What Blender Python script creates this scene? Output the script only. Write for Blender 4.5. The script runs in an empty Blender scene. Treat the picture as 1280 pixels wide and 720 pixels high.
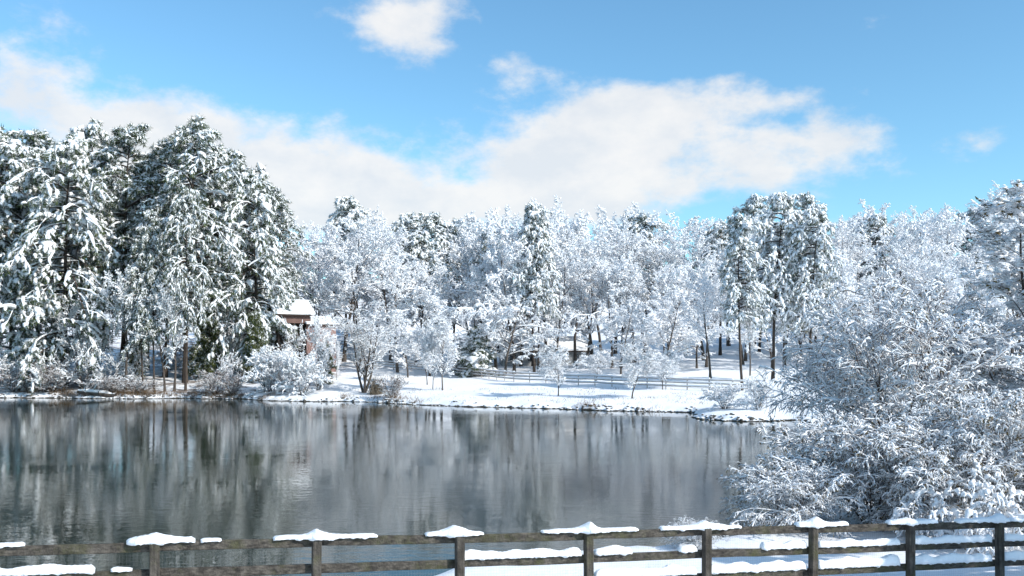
import bpy, math
import numpy as np
from math import radians, sin, cos, pi

# ------------------------------------------------------------------ camera
sc = bpy.context.scene
COL = sc.collection
F, CX, HY, CZ = 1150.0, 640.0, 440.0, 5.2      # focal length / horizon in photo pixels, eye height over the water
cam_d = bpy.data.cameras.new('camera')
cam_d.sensor_width = 36.0
cam_d.lens = 36.0 * F / 1280.0
cam_d.shift_y = (HY - 360.0) / 1280.0
cam_d.clip_start = 0.1
cam_d.clip_end = 6000.0
cam = bpy.data.objects.new('camera', cam_d)
COL.objects.link(cam)
cam.location = (0, 0, CZ)
cam.rotation_euler = (radians(90), 0, 0)
sc.camera = cam

# ------------------------------------------------------------------ sun, sky, exposure
SUN_EL = radians(31)
SUN_H = np.array([0.86, -0.51]); SUN_H /= np.linalg.norm(SUN_H)
SUN = np.array([SUN_H[0]*cos(SUN_EL), SUN_H[1]*cos(SUN_EL), sin(SUN_EL)])
sun_d = bpy.data.lights.new('sun', 'SUN')
sun_d.energy = 3.7
sun_d.angle = radians(0.55)
sun_d.color = (1.0, 0.955, 0.89)
sun = bpy.data.objects.new('sun', sun_d)
COL.objects.link(sun)
from mathutils import Vector
sun.rotation_euler = Vector(SUN).to_track_quat('Z', 'Y').to_euler()
sun.location = (40, -30, 40)

sc.view_settings.view_transform = 'Standard'
sc.view_settings.look = 'None'
sc.view_settings.gamma = 1.0
sc.view_settings.use_curve_mapping = False
sc.view_settings.exposure = 0.52
sc.cycles.max_bounces = 6
sc.cycles.diffuse_bounces = 5
sc.cycles.glossy_bounces = 2
sc.cycles.transmission_bounces = 1
sc.cycles.transparent_max_bounces = 2

world = bpy.data.worlds.new('World')
sc.world = world
world.use_nodes = True
wn, wl = world.node_tree.nodes, world.node_tree.links
wn.clear()
def wmath(op, a, b=None, clamp=False):
    n = wn.new('ShaderNodeMath'); n.operation = op; n.use_clamp = clamp
    for i, v in enumerate((a, b)):
        if v is None: continue
        if isinstance(v, (int, float)): n.inputs[i].default_value = v
        else: wl.new(v, n.inputs[i])
    return n.outputs[0]
SKY_STRENGTH = 0.15
w_out = wn.new('ShaderNodeOutputWorld')
w_bg = wn.new('ShaderNodeBackground')
w_bg.inputs['Strength'].default_value = SKY_STRENGTH
wl.new(w_bg.outputs[0], w_out.inputs[0])
sky = wn.new('ShaderNodeTexSky')
sky.sky_type = 'NISHITA'
sky.sun_disc = False
sky.sun_elevation = SUN_EL
sky.sun_rotation = math.atan2(SUN[0], SUN[1]) % (2*pi)
sky.altitude = 200
sky.air_density = 1.0
sky.dust_density = 0.6
sky.ozone_density = 2.2
tc = wn.new('ShaderNodeTexCoord')
sep = wn.new('ShaderNodeSeparateXYZ')
wl.new(tc.outputs['Generated'], sep.inputs[0])
az = wmath('ARCTAN2', sep.outputs[0], sep.outputs[1])
el = wmath('ARCSINE', sep.outputs[2])
def fbm(scale, det, rough, off):
    mp = wn.new('ShaderNodeMapping'); mp.inputs['Location'].default_value = off
    mp.inputs['Scale'].default_value = (1, 1, 1.7)
    wl.new(tc.outputs['Generated'], mp.inputs[0])
    n = wn.new('ShaderNodeTexNoise'); n.inputs['Scale'].default_value = scale
    n.inputs['Detail'].default_value = det; n.inputs['Roughness'].default_value = rough
    wl.new(mp.outputs[0], n.inputs['Vector'])
    return n.outputs['Fac']
n_big = fbm(6.5, 11, 0.62, (1.3, 0.2, 4.1))
n_all = fbm(3.0, 7, 0.6, (7.3, 2.2, 0.7))
# the clouds of the photograph: azimuth / elevation lobes broken up by noise
lobes = [(330, 235, 250, 62, 0.88), (60, 150, 140, 75, 0.72), (240, 150, 110, 55, 0.6), (480, 235, 130, 50, 0.6),
         (760, 205, 135, 70, 1.15), (900, 195, 110, 40, 1.0), (985, 195, 85, 30, 0.95), (810, 138, 95, 48, 0.9), (690, 190, 70, 50, 0.5), (600, 265, 300, 34, 0.55),
         (512, 32, 62, 44, 0.8), (650, 85, 50, 28, 0.62), (975, 125, 50, 16, 0.5), (905, 98, 22, 14, 0.5),
         (1232, 176, 36, 20, 0.48), (1095, 162, 40, 20, 0.34), (20, 90, 45, 30, 0.5), (740, 15, 20, 14, 0.4)]
tot = None
for (px, py, sx, sy, a) in lobes:
    a0 = math.atan((px-CX)/F); e0 = math.atan((HY-py)/F*cos(a0))
    dx = wmath('DIVIDE', wmath('SUBTRACT', az, a0), sx/F)
    dy = wmath('DIVIDE', wmath('SUBTRACT', el, e0), sy/F)
    r2 = wmath('ADD', wmath('MULTIPLY', dx, dx), wmath('MULTIPLY', dy, dy))
    g = wmath('MULTIPLY', wmath('EXPONENT', wmath('MULTIPLY', r2, -1.0)), a)
    tot = g if tot is None else wmath('ADD', tot, g)
# away from the view the same broken cloud goes on
away = wn.new('ShaderNodeMapRange'); away.interpolation_type = 'SMOOTHSTEP'
away.inputs[1].default_value = 0.55; away.inputs[2].default_value = 0.95
away.inputs[3].default_value = 0.0; away.inputs[4].default_value = 0.85
wl.new(wmath('ABSOLUTE', az), away.inputs[0])
patch = wn.new('ShaderNodeMapRange'); patch.interpolation_type = 'SMOOTHSTEP'
patch.inputs[1].default_value = 0.47; patch.inputs[2].default_value = 0.64
wl.new(n_all, patch.inputs[0])
tot = wmath('ADD', tot, wmath('MULTIPLY', away.outputs[0], patch.outputs[0]))
dens = wmath('ADD', wmath('MULTIPLY', wmath('MINIMUM', tot, 1.15), 0.95), wmath('MULTIPLY', wmath('SUBTRACT', n_big, 0.5), 2.9))
cm = wn.new('ShaderNodeMapRange'); cm.interpolation_type = 'SMOOTHSTEP'
cm.inputs[1].default_value = 0.28; cm.inputs[2].default_value = 0.92
cm.inputs[3].default_value = 0.0; cm.inputs[4].default_value = 0.93
wl.new(dens, cm.inputs[0])
tint = wn.new('ShaderNodeMix'); tint.data_type = 'RGBA'; tint.blend_type = 'MULTIPLY'
tint.inputs['Factor'].default_value = 1.0
wl.new(sky.outputs[0], tint.inputs[6]); tint.inputs[7].default_value = (0.66, 0.94, 0.98, 1)
mixc = wn.new('ShaderNodeMix'); mixc.data_type = 'RGBA'
wl.new(cm.outputs[0], mixc.inputs['Factor'])
wl.new(tint.outputs[2], mixc.inputs[6])
CL = 0.65 / SKY_STRENGTH
shade = wn.new('ShaderNodeMix'); shade.data_type = 'RGBA'      # inner shading of the clouds, mixed into their colour by noise
shr = wn.new('ShaderNodeMapRange'); shr.inputs[1].default_value = 0.38; shr.inputs[2].default_value = 0.62
wl.new(fbm(11.0, 6, 0.6, (2.2, 5.1, 0.4)), shr.inputs[0]); wl.new(shr.outputs[0], shade.inputs['Factor'])
shade.inputs[6].default_value = (CL*0.86, CL*0.90, CL*0.95, 1)
shade.inputs[7].default_value = (CL*1.03, CL*1.02, CL*1.01, 1)
wl.new(shade.outputs[2], mixc.inputs[7])
wl.new(mixc.outputs[2], w_bg.inputs['Color'])

# ------------------------------------------------------------------ helpers
def tag(o, label=None, cat=None, group=None, kind=None):
    if label: o['label'] = label
    if cat: o['category'] = cat
    if group: o['group'] = group
    if kind: o['kind'] = kind
    return o

def norm(v):
    return v / np.maximum(np.linalg.norm(v, axis=-1, keepdims=True), 1e-9)

class Geo:
    """collects vertex / polygon arrays for ONE mesh"""
    def __init__(s): s.v = []; s.q = []; s.t = []; s.n = 0
    def add(s, V, quads=None, tris=None):
        V = np.asarray(V, dtype=np.float64).reshape(-1, 3)
        if quads is not None and len(quads): s.q.append(np.asarray(quads).reshape(-1, 4) + s.n)
        if tris is not None and len(tris): s.t.append(np.asarray(tris).reshape(-1, 3) + s.n)
        s.v.append(V); s.n += len(V)
        return s
    def mesh(s, name, mat, smooth=True):
        V = np.concatenate(s.v) if s.v else np.zeros((0, 3))
        q = np.concatenate(s.q) if s.q else np.zeros((0, 4), int)
        t = np.concatenate(s.t) if s.t else np.zeros((0, 3), int)
        me = bpy.data.meshes.new(name)
        me.vertices.add(len(V)); me.vertices.foreach_set('co', V.astype(np.float32).ravel())
        loops = np.concatenate([q.ravel(), t.ravel()]).astype(np.int32)
        me.loops.add(len(loops)); me.loops.foreach_set('vertex_index', loops)
        st = np.concatenate([np.arange(len(q))*4, len(q)*4 + np.arange(len(t))*3]).astype(np.int32)
        me.polygons.add(len(st)); me.polygons.foreach_set('loop_start', st)
        me.polygons.foreach_set('use_smooth', np.full(len(st), smooth, dtype=bool))
        me.update(calc_edges=True)
        if mat is not None: me.materials.append(mat)
        return me
    def box(s, c, size, rot=None):
        c = np.asarray(c, float); hx = np.asarray(size, float)/2
        P = np.array([[x, y, z] for x in (-1, 1) for y in (-1, 1) for z in (-1, 1)], float)*hx
        if rot is not None: P = P @ np.asarray(rot).T
        s.add(P + c, [[0,1,3,2],[4,6,7,5],[0,4,5,1],[2,3,7,6],[0,2,6,4],[1,5,7,3]])
        return s

def link(name, me, parent=None, loc=None):
    o = bpy.data.objects.new(name, me); COL.objects.link(o)
    if parent is not None: o.parent = parent
    if loc is not None: o.location = loc
    return o
def empty(name, loc=(0,0,0), rz=0, scale=(1,1,1)):
    o = bpy.data.objects.new(name, None); COL.objects.link(o)
    o.location = loc; o.rotation_euler = (0, 0, rz); o.scale = scale
    o.empty_display_size = 0.3
    return o

def rotz(a): return np.array([[cos(a), -sin(a), 0], [sin(a), cos(a), 0], [0, 0, 1]])

def tube(P, R, n=3, flat=1.0):
    """many tubes at once: P (B,m,3), R (B,m) -> verts, quads"""
    B, m, _ = P.shape
    T = norm(np.gradient(P, axis=1))
    vert = np.abs(T[..., 2]).mean(axis=1) > 0.85
    ref = np.where(vert[:, None, None], np.array([1., 0, 0]), np.array([0, 0, 1.]))
    side = norm(np.cross(T, np.broadcast_to(ref, T.shape)))
    up = np.cross(side, T)
    a = np.arange(n)*2*pi/n + 0.5*pi
    ring = (np.cos(a)[None, None, :, None]*side[:, :, None, :] + flat*np.sin(a)[None, None, :, None]*up[:, :, None, :])
    V = P[:, :, None, :] + R[:, :, None, None]*ring
    b = (np.arange(B)*m*n)[:, None, None]; i = (np.arange(m-1)*n)[None, :, None]; j = np.arange(n)[None, None, :]
    j2 = (j+1) % n
    q = np.stack([b+i+j, b+i+j2, b+i+n+j2, b+i+n+j], axis=-1).reshape(-1, 4)
    return V.reshape(-1, 3), q

def grow(pos, d, L, m, rng, up=0.0, droop=0.0, jit=0.1):
    """polylines from pos in direction d, bending up then drooping"""
    B = len(pos); P = np.zeros((B, m, 3)); P[:, 0] = pos
    step = (np.asarray(L)/(m-1))
    d = norm(d)
    for i in range(1, m):
        d = d + rng.normal(0, jit, (B, 3))
        d[:, 2] += up - droop*i/(m-1)
        d = norm(d)
        P[:, i] = P[:, i-1] + d*step[:, None]
    return P

def spawn(P, R, n, t0, t1, ang, L, m, rng, up=0.0, droop=0.0, jit=0.1, rf=0.5, flat=0.0, rmin=0.006, shrink=0.4, angv=0.25, tip=0.3):
    B, mp, _ = P.shape
    idx = np.repeat(np.arange(B), n)
    k = np.tile(np.arange(n), B)
    t = t0 + (t1-t0)*(k + rng.random(B*n))/n
    f = t*(mp-1); i0 = np.minimum(f.astype(int), mp-2); w = (f-i0)[:, None]
    pos = P[idx, i0]*(1-w) + P[idx, i0+1]*w
    T = norm(P[idx, i0+1]-P[idx, i0])
    r = R[idx, i0]*(1-w[:, 0]) + R[idx, i0+1]*w[:, 0]
    q = rng.normal(0, 1, (B*n, 3)); q[:, 2] *= (1-flat)
    q = norm(q - (q*T).sum(1, keepdims=True)*T)
    A = ang*(1+rng.normal(0, angv, B*n))
    d = np.cos(A)[:, None]*T + np.sin(A)[:, None]*q
    Ls = np.asarray(L)
    Ls = (Ls[idx] if Ls.ndim else np.full(B*n, float(Ls)))*(1-shrink*t)*rng.uniform(0.65, 1.2, B*n)
    C = grow(pos, d, Ls, m, rng, up, droop, jit)
    r0 = np.maximum(r*rf, rmin)
    RR = r0[:, None]*np.linspace(1, tip, m)[None, :]
    return C, RR, Ls, idx

def snow_on(P, R, rng, th, keep=0.85, n=4, flat=0.9, lift=0.6, hmin=0.15):
    """a lumpy strip of snow lying on top of each polyline"""
    B, m, _ = P.shape
    sel = rng.random(B) < keep
    P, R = P[sel], R[sel]; B = len(P)
    T = norm(np.gradient(P, axis=1))
    horiz = np.clip(np.sqrt(np.maximum(0, 1-T[..., 2]**2)), hmin, 1)
    prof = np.ones(m); prof[0] = 0.55; prof[-1] = 0.3
    W = th*prof[None, :]*rng.uniform(0.55, 1.45, (B, m))*np.clip(rng.lognormal(-0.08, 0.42, (B, 1)), 0.35, 2.3)*horiz
    Q = P.copy(); Q[..., 2] += R*0.8 + W*lift
    return tube(Q, W, n, flat)

def needles_on(P, rng, K, ln, wd, down=0.35, spread=0.9):
    """thin needle blades around each spray polyline"""
    B, m, _ = P.shape
    idx = np.repeat(np.arange(B), K); N = len(idx)
    t = rng.random(N)**0.8; f = t*(m-1); i0 = np.minimum(f.astype(int), m-2); w = (f-i0)[:, None]
    pos = P[idx, i0]*(1-w) + P[idx, i0+1]*w
    T = norm(P[idx, i0+1]-P[idx, i0])
    q = rng.normal(0, 1, (N, 3)); q[:, 2] -= down
    d = norm(T*0.7 + norm(q)*spread)
    l = ln*rng.uniform(0.6, 1.3, N)[:, None]
    s = norm(np.cross(d, rng.normal(0, 1, (N, 3))))*wd
    V = np.stack([pos-s, pos+s, pos+d*l+s*0.25, pos+d*l-s*0.25], axis=1)
    return V.reshape(-1, 3), (np.arange(N)*4)[:, None] + np.arange(4)[None, :]

# ------------------------------------------------------------------ materials
def mat(name, col, rough=0.8, var=None, scale=4.0, bump=0.0, bscale=20.0, detail=5, coord='Object', spec=0.3, stretch=(1,1,1)):
    m = bpy.data.materials.new(name); m.use_nodes = True
    nt = m.node_tree; n, l = nt.nodes, nt.links
    b = n['Principled BSDF']
    b.inputs['Roughness'].default_value = rough
    b.inputs['Specular IOR Level'].default_value = spec
    b.inputs['Base Color'].default_value = (*col, 1)
    if var is not None or bump:
        t = n.new('ShaderNodeTexCoord'); mp = n.new('ShaderNodeMapping')
        mp.inputs['Scale'].default_value = stretch
        l.new(t.outputs[coord], mp.inputs[0])
    if var is not None:
        tx = n.new('ShaderNodeTexNoise'); tx.inputs['Scale'].default_value = scale; tx.inputs['Detail'].default_value = detail
        l.new(mp.outputs[0], tx.inputs['Vector'])
        r = n.new('ShaderNodeValToRGB')
        r.color_ramp.elements[0].position = 0.32; r.color_ramp.elements[1].position = 0.68
        r.color_ramp.elements[0].color = (*col, 1); r.color_ramp.elements[1].color = (*var, 1)
        l.new(tx.outputs['Fac'], r.inputs[0]); l.new(r.outputs[0], b.inputs['Base Color'])
    if bump:
        tb = n.new('ShaderNodeTexNoise'); tb.inputs['Scale'].default_value = bscale; tb.inputs['Detail'].default_value = 6
        l.new(mp.outputs[0], tb.inputs['Vector'])
        bp = n.new('ShaderNodeBump'); bp.inputs['Strength'].default_value = bump; bp.inputs['Distance'].default_value = 0.05
        l.new(tb.outputs['Fac'], bp.inputs['Height']); l.new(bp.outputs[0], b.inputs['Normal'])
    return m

M = {}
M['snow'] = mat('snow', (0.86, 0.875, 0.90), 0.75, bump=0.55, bscale=16.0, spec=0.2)
M['frost'] = mat('snow_on_twigs', (0.84, 0.855, 0.88), 0.8, spec=0.15)
M['bark'] = mat('bark', (0.045, 0.037, 0.032), 0.9, (0.11, 0.092, 0.08), 3.0, bump=0.6, bscale=9, stretch=(1, 1, 0.25))
M['pine_bark'] = mat('pine_bark', (0.035, 0.027, 0.023), 0.9, (0.085, 0.066, 0.054), 2.5, bump=0.7, bscale=7, stretch=(1, 1, 0.3))
M['twig'] = mat('twig_bark', (0.14, 0.12, 0.11), 0.9, (0.23, 0.20, 0.185), 1.5)
M['red_twig'] = mat('reddish_twig', (0.085, 0.05, 0.04), 0.85, (0.17, 0.11, 0.085), 1.2)
M['dark_twig'] = mat('dark_twig', (0.045, 0.034, 0.028), 0.85, (0.10, 0.075, 0.06), 1.2)
M['needle'] = mat('pine_needles', (0.03, 0.052, 0.026), 0.6, (0.09, 0.12, 0.045), 0.45, detail=2)
M['cedar'] = mat('cedar_needles', (0.045, 0.065, 0.018), 0.65, (0.10, 0.12, 0.03), 0.7, detail=2)
M['leaf'] = mat('withered_leaf', (0.10, 0.085, 0.03), 0.6, (0.19, 0.13, 0.05), 1.3, detail=2)
M['tan_grass'] = mat('tan_grass', (0.12, 0.10, 0.075), 0.9, (0.2, 0.17, 0.13), 2.0)
M['dry_grass'] = mat('dry_grass', (0.11, 0.07, 0.035), 0.9, (0.2, 0.13, 0.07), 2.0)
M['rock'] = mat('rock', (0.06, 0.055, 0.05), 0.85, (0.17, 0.155, 0.14), 3.0, bump=0.5)

# weathered fence wood with green lichen
def fence_wood(name, rot, grain):
    m = mat(name, (0.04, 0.034, 0.028), 0.85, (0.095, 0.083, 0.07), 6.0, bump=0.5, bscale=30, stretch=(1, 1, 1))
    n, l = m.node_tree.nodes, m.node_tree.links
    b = n['Principled BSDF']; src = b.inputs['Base Color'].links[0].from_socket
    t = n.new('ShaderNodeTexCoord')
    # long grain streaks
    mp = n.new('ShaderNodeMapping'); mp.inputs['Rotation'].default_value = (0, 0, rot); mp.inputs['Scale'].default_value = grain
    l.new(t.outputs['Object'], mp.inputs[0])
    g = n.new('ShaderNodeTexNoise'); g.inputs['Scale'].default_value = 3.0; g.inputs['Detail'].default_value = 4
    l.new(mp.outputs[0], g.inputs['Vector'])
    gr = n.new('ShaderNodeMapRange'); gr.inputs[1].default_value = 0.35; gr.inputs[2].default_value = 0.65; gr.inputs[3].default_value = 0.45; gr.inputs[4].default_value = 1.3
    l.new(g.outputs['Fac'], gr.inputs[0])
    mg = n.new('ShaderNodeMix'); mg.data_type = 'RGBA'; mg.blend_type = 'MULTIPLY'; mg.inputs['Factor'].default_value = 1
    l.new(src, mg.inputs[6]); l.new(gr.outputs[0], mg.inputs[7])
    li = n.new('ShaderNodeTexNoise'); li.inputs['Scale'].default_value = 1.7; li.inputs['Detail'].default_value = 8; li.inputs['Roughness'].default_value = 0.7
    l.new(t.outputs['Object'], li.inputs['Vector'])
    lr = n.new('ShaderNodeMapRange'); lr.inputs[1].default_value = 0.5; lr.inputs[2].default_value = 0.66; lr.inputs[4].default_value = 0.7
    l.new(li.outputs['Fac'], lr.inputs[0])
    mx = n.new('ShaderNodeMix'); mx.data_type = 'RGBA'
    l.new(lr.outputs[0], mx.inputs['Factor']); l.new(mg.outputs[2], mx.inputs[6]); mx.inputs[7].default_value = (0.06, 0.062, 0.024, 1)
    l.new(mx.outputs[2], b.inputs['Base Color'])
    return m
M['fence'] = fence_wood('fence_rail_wood', -0.345, (0.4, 9, 9))
M['fence_post'] = fence_wood('fence_post_wood', -0.345, (10, 10, 0.5))
M['grey_fence'] = mat('grey_fence_wood', (0.33, 0.30, 0.28), 0.85, (0.46, 0.43, 0.41), 5.0)
M['wire'] = mat('galvanised_wire', (0.25, 0.26, 0.27), 0.5)
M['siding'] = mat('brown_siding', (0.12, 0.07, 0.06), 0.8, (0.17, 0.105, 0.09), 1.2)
M['dark_wood_and_shade'] = mat('dark_timber_and_shade', (0.035, 0.026, 0.022), 0.8, (0.07, 0.05, 0.04), 2.0)
M['pink_brick'] = mat('pinkish_brick', (0.20, 0.12, 0.105), 0.85, (0.28, 0.18, 0.16), 3.0)
M['grey_siding'] = mat('grey_siding', (0.24, 0.25, 0.26), 0.8, (0.32, 0.33, 0.34), 1.0)
M['glass'] = mat('window_glass', (0.02, 0.025, 0.03), 0.05, spec=0.6)

# ------------------------------------------------------------------ terrain
def P2(x, Y): return ((x-CX)*Y/F, Y)
pond = np.array([(-150, 104), P2(-60, 104), P2(60, 104), P2(150, 102), P2(230, 103), P2(300, 101.5), P2(345, 98), P2(390, 96),
                 P2(430, 97), P2(480, 94), P2(530, 89.5), P2(600, 87), P2(680, 84.5), P2(760, 81.5), P2(830, 79.5), P2(868, 78.8),
                 P2(876, 75), P2(872, 71.5), P2(905, 69.6), P2(950, 68.8), P2(985, 69.5), (26, 64), (24, 56), (21, 48), (17.5, 41), (14, 35.5), (10.5, 31), (8.3, 28), (6.3, 25.6),
                 (4.2, 23.8), (1.5, 22.6), (-0.6, 21.7), (-1.9, 20.2), (-3.2, 18.2), (-5.5, 17.0), (-9, 16), (-14, 14.5), (-24, 12), (-150, 5)])
def sdf(x, y):
    x = np.asarray(x, float); y = np.asarray(y, float)
    d2 = np.full(x.shape, 1e18); ins = np.zeros(x.shape, bool)
    n = len(pond)
    for i in range(n):
        a = pond[i]; b = pond[(i+1) % n]; e = b-a
        t = np.clip(((x-a[0])*e[0]+(y-a[1])*e[1])/(e@e), 0, 1)
        d2 = np.minimum(d2, (x-a[0]-t*e[0])**2+(y-a[1]-t*e[1])**2)
        c = ((a[1] > y) != (b[1] > y)) & (x < (b[0]-a[0])*(y-a[1])/(b[1]-a[1]+1e-12)+a[0])
        ins ^= c
    return np.where(ins, -1, 1)*np.sqrt(d2)
def smooth(a, b, x):
    t = np.clip((x-a)/(b-a), 0, 1); return t*t*(3-2*t)
def wob(x, y):
    return (np.sin(x*0.9+1.3*np.sin(y*0.7))*0.5+np.sin(x*2.3+y*1.7+1)*0.3+np.sin(x*4.1-y*3.3+2)*0.2)
FA = np.array([-5.43, 14.0]); FB = np.array([10.46, 19.72])        # near fence line
FD = (FB-FA)/np.linalg.norm(FB-FA); FN = np.array([FD[1], -FD[0]])  # FN points to the camera side
def height(x, y):
    x = np.asarray(x, float); y = np.asarray(y, float)
    far = smooth(32, 60, y)
    d = sdf(x, y) + wob(x, y)*(0.12+0.55*far)
    dp = np.maximum(d, 0)
    left = smooth(-8, -28, x)
    zf = 0.42*(1-np.exp(-dp/0.55)) + 0.058*dp + left*0.055*dp
    zf = np.where(zf > 9, 9+(zf-9)*0.35, zf) + 14*smooth(70, 190, dp)*far
    zf += 0.10*np.sin(x*0.21+0.5)*np.sin(y*0.17)*smooth(2, 10, dp) + 0.05*np.sin(x*0.7)*np.sin(y*0.55+1)*smooth(1, 5, dp)
    s = (x-FA[0])*FD[0]+(y-FA[1])*FD[1]
    nn = (x-FA[0])*FN[0]+(y-FA[1])*FN[1]
    pl = 0.97 - 0.0435*np.clip(s, -20, 17) + 0.10*np.clip(nn, -3, 30)*np.where(nn > 0, 1, 0.25)
    pl = np.maximum(pl, 0.2) + 0.02*np.sin(x*1.9)*np.sin(y*1.3) + 0.10*smooth(0, 12, dp)*smooth(12, 30, x)*6
    zn = np.minimum(0.30*(1-np.exp(-dp/0.4)) + 0.36*dp, pl)
    z = zn*(1-far)+zf*far
    return np.where(d > 0, z, np.maximum(d*0.45, -2.0))
def axis(lo, hi, step, ext):
    a = list(np.arange(lo, hi+1e-6, step)); s = step
    b = [lo]; 
    while b[-1] > -ext: s *= 1.25; b.append(b[-1]-s)
    s = step; c = [a[-1]]
    while c[-1] < ext: s *= 1.25; c.append(c[-1]+s)
    return np.array(b[:0:-1]+a+c[1:])
gx = axis(-62, 34, 0.42, 1800); gy = axis(8, 128, 0.42, 1800)
GX, GY = np.meshgrid(gx, gy)
GZ = height(GX, GY)
g = Geo(); nx, ny = len(gx), len(gy)
ii = (np.arange(ny-1)*nx)[:, None]+np.arange(nx-1)[None, :]
g.add(np.stack([GX, GY, GZ], -1), np.stack([ii, ii+1, ii+nx+1, ii+nx], -1).reshape(-1, 4))

def ground_material():
    m = bpy.data.materials.new('snowy_ground'); m.use_nodes = True
    n, l = m.node_tree.nodes, m.node_tree.links
    b = n['Principled BSDF']; b.inputs['Roughness'].default_value = 0.75; b.inputs['Specular IOR Level'].default_value = 0.2
    geo = n.new('ShaderNodeNewGeometry'); sp = n.new('ShaderNodeSeparateXYZ'); l.new(geo.outputs['Position'], sp.inputs[0])
    def noise(s, d, r=0.5):
        t = n.new('ShaderNodeTexNoise'); t.inputs['Scale'].default_value = s; t.inputs['Detail'].default_value = d; t.inputs['Roughness'].default_value = r
        l.new(geo.outputs['Position'], t.inputs['Vector']); return t.outputs['Fac']
    def mth(op, a, b_=None, clamp=False):
        k = n.new('ShaderNodeMath'); k.operation = op; k.use_clamp = clamp
        for i, v in enumerate((a, b_)):
            if v is None: continue
            if isinstance(v, (int, float)): k.inputs[i].default_value = v
            else: l.new(v, k.inputs[i])
        return k.outputs[0]
    def mr(v, a, b_, c=0.0, d=1.0):
        k = n.new('ShaderNodeMapRange'); k.interpolation_type = 'SMOOTHSTEP'
        for i, q in enumerate((a, b_, c, d)): k.inputs[i+1].default_value = q
        l.new(v, k.inputs[0]); return k.outputs[0]
    # wet mud at the water's edge
    z = mth('ADD', sp.outputs[2], mth('MULTIPLY', mth('SUBTRACT', noise(1.1, 6, 0.7), 0.5), 0.5))
    mud = mr(z, 0.13, 0.03)
    # leaf litter under the pines of the left bank
    reg = mth('MULTIPLY', mr(sp.outputs[0], -19.0, -25.0), mr(sp.outputs[1], 96.0, 100.0))
    lit = mth('MULTIPLY', reg, mr(noise(0.55, 8, 0.65), 0.47, 0.58, 0.0, 0.85))
    # a few grass tips on the lawn
    tips = mth('MULTIPLY', mr(noise(5.0, 4, 0.7), 0.66, 0.74, 0, 0.5), mr(noise(0.25, 3), 0.5, 0.6))
    tips = mth('MULTIPLY', tips, mr(sp.outputs[1], 60, 70))
    def mix(fac, a, c):
        k = n.new('ShaderNodeMix'); k.data_type = 'RGBA'
        l.new(fac, k.inputs['Factor'])
        if isinstance(a, tuple): k.inputs[6].default_value = (*a, 1)
        else: l.new(a, k.inputs[6])
        k.inputs[7].default_value = (*c, 1); return k.outputs[2]
    c = mix(lit, (0.86, 0.875, 0.90), (0.13, 0.085, 0.055))
    c = mix(tips, c, (0.30, 0.25, 0.16))
    c = mix(mud, c, (0.035, 0.03, 0.024))
    l.new(c, b.inputs['Base Color'])
    bp = n.new('ShaderNodeBump'); bp.inputs['Strength'].default_value = 0.5; bp.inputs['Distance'].default_value = 0.12
    hh = mth('ADD', noise(1.1, 4), mth('MULTIPLY', noise(9, 4), 0.25))
    l.new(hh, bp.inputs['Height']); l.new(bp.outputs[0], b.inputs['Normal'])
    return m
M['ground'] = ground_material()
ground = link('ground', g.mesh('ground', M['ground']))
tag(ground, 'snow covered ground, lawn and banks around the pond', 'ground', kind='structure')

def hit(px, py, y0=8.0, y1=400.0):
    """where the sight line of a photo point meets the ground"""
    Y = np.arange(y0, y1, 0.1)
    X = (px-CX)*Y/F; Z = CZ-(py-HY)*Y/F
    h = height(X, Y)
    k = np.argmax(Z <= h)
    return np.array([X[k], Y[k], h[k]])
def on_ground(px, Y):
    X = (px-CX)*Y/F
    return np.array([X, Y, float(height(np.array(X), np.array(Y)))])
def ztop(py, Y): return CZ-(py-HY)*Y/F

# ------------------------------------------------------------------ water
def water_material():
    m = bpy.data.materials.new('pond_water'); m.use_nodes = True
    n, l = m.node_tree.nodes, m.node_tree.links
    b = n['Principled BSDF']
    b.inputs['Base Color'].default_value = (0.014, 0.024, 0.018, 1)
    b.inputs['Roughness'].default_value = 0.03
    b.inputs['IOR'].default_value = 1.4
    b.inputs['Specular IOR Level'].default_value = 0.5
    geo = n.new('ShaderNodeNewGeometry')
    def noise(sx, sy, s, d, r=0.5, rot=0.0):
        mp = n.new('ShaderNodeMapping'); mp.inputs['Scale'].default_value = (sx, sy, 1); mp.inputs['Rotation'].default_value = (0, 0, rot)
        l.new(geo.outputs['Position'], mp.inputs[0])
        t = n.new('ShaderNodeTexNoise'); t.inputs['Scale'].default_value = s; t.inputs['Detail'].default_value = d; t.inputs['Roughness'].default_value = r
        l.new(mp.outputs[0], t.inputs['Vector']); return t.outputs['Fac']
    a = noise(1.0, 1.5, 1.7, 4, 0.55, 0.25)
    c = noise(0.12, 0.2, 1.0, 2)
    k = n.new('ShaderNodeMath'); k.operation = 'MULTIPLY_ADD'
    l.new(a, k.inputs[0]); 
    r = n.new('ShaderNodeMapRange'); r.inputs[1].default_value = 0.35; r.inputs[2].default_value = 0.65; r.inputs[3].default_value = 0.5; r.inputs[4].default_value = 1.5
    l.new(c, r.inputs[0]); l.new(r.outputs[0], k.inputs[1])
    l.new(noise(0.5, 0.8, 0.8, 2, 0.5, -0.3), k.inputs[2])
    bp = n.new('ShaderNodeBump'); bp.inputs['Strength'].default_value = 1.0; bp.inputs['Distance'].default_value = 0.0065
    l.new(k.outputs[0], bp.inputs['Height']); l.new(bp.outputs[0], b.inputs['Normal'])
    return m
M['water'] = water_material()
g = Geo(); g.add([[-400, 4, 0], [34, 4, 0], [34, 108, 0], [-400, 108, 0]], [[0, 1, 2, 3]])
water = link('pond_water', g.mesh('pond_water', M['water'], False))
tag(water, 'still dark pond water reflecting the snowy trees', 'water', kind='structure')

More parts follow.
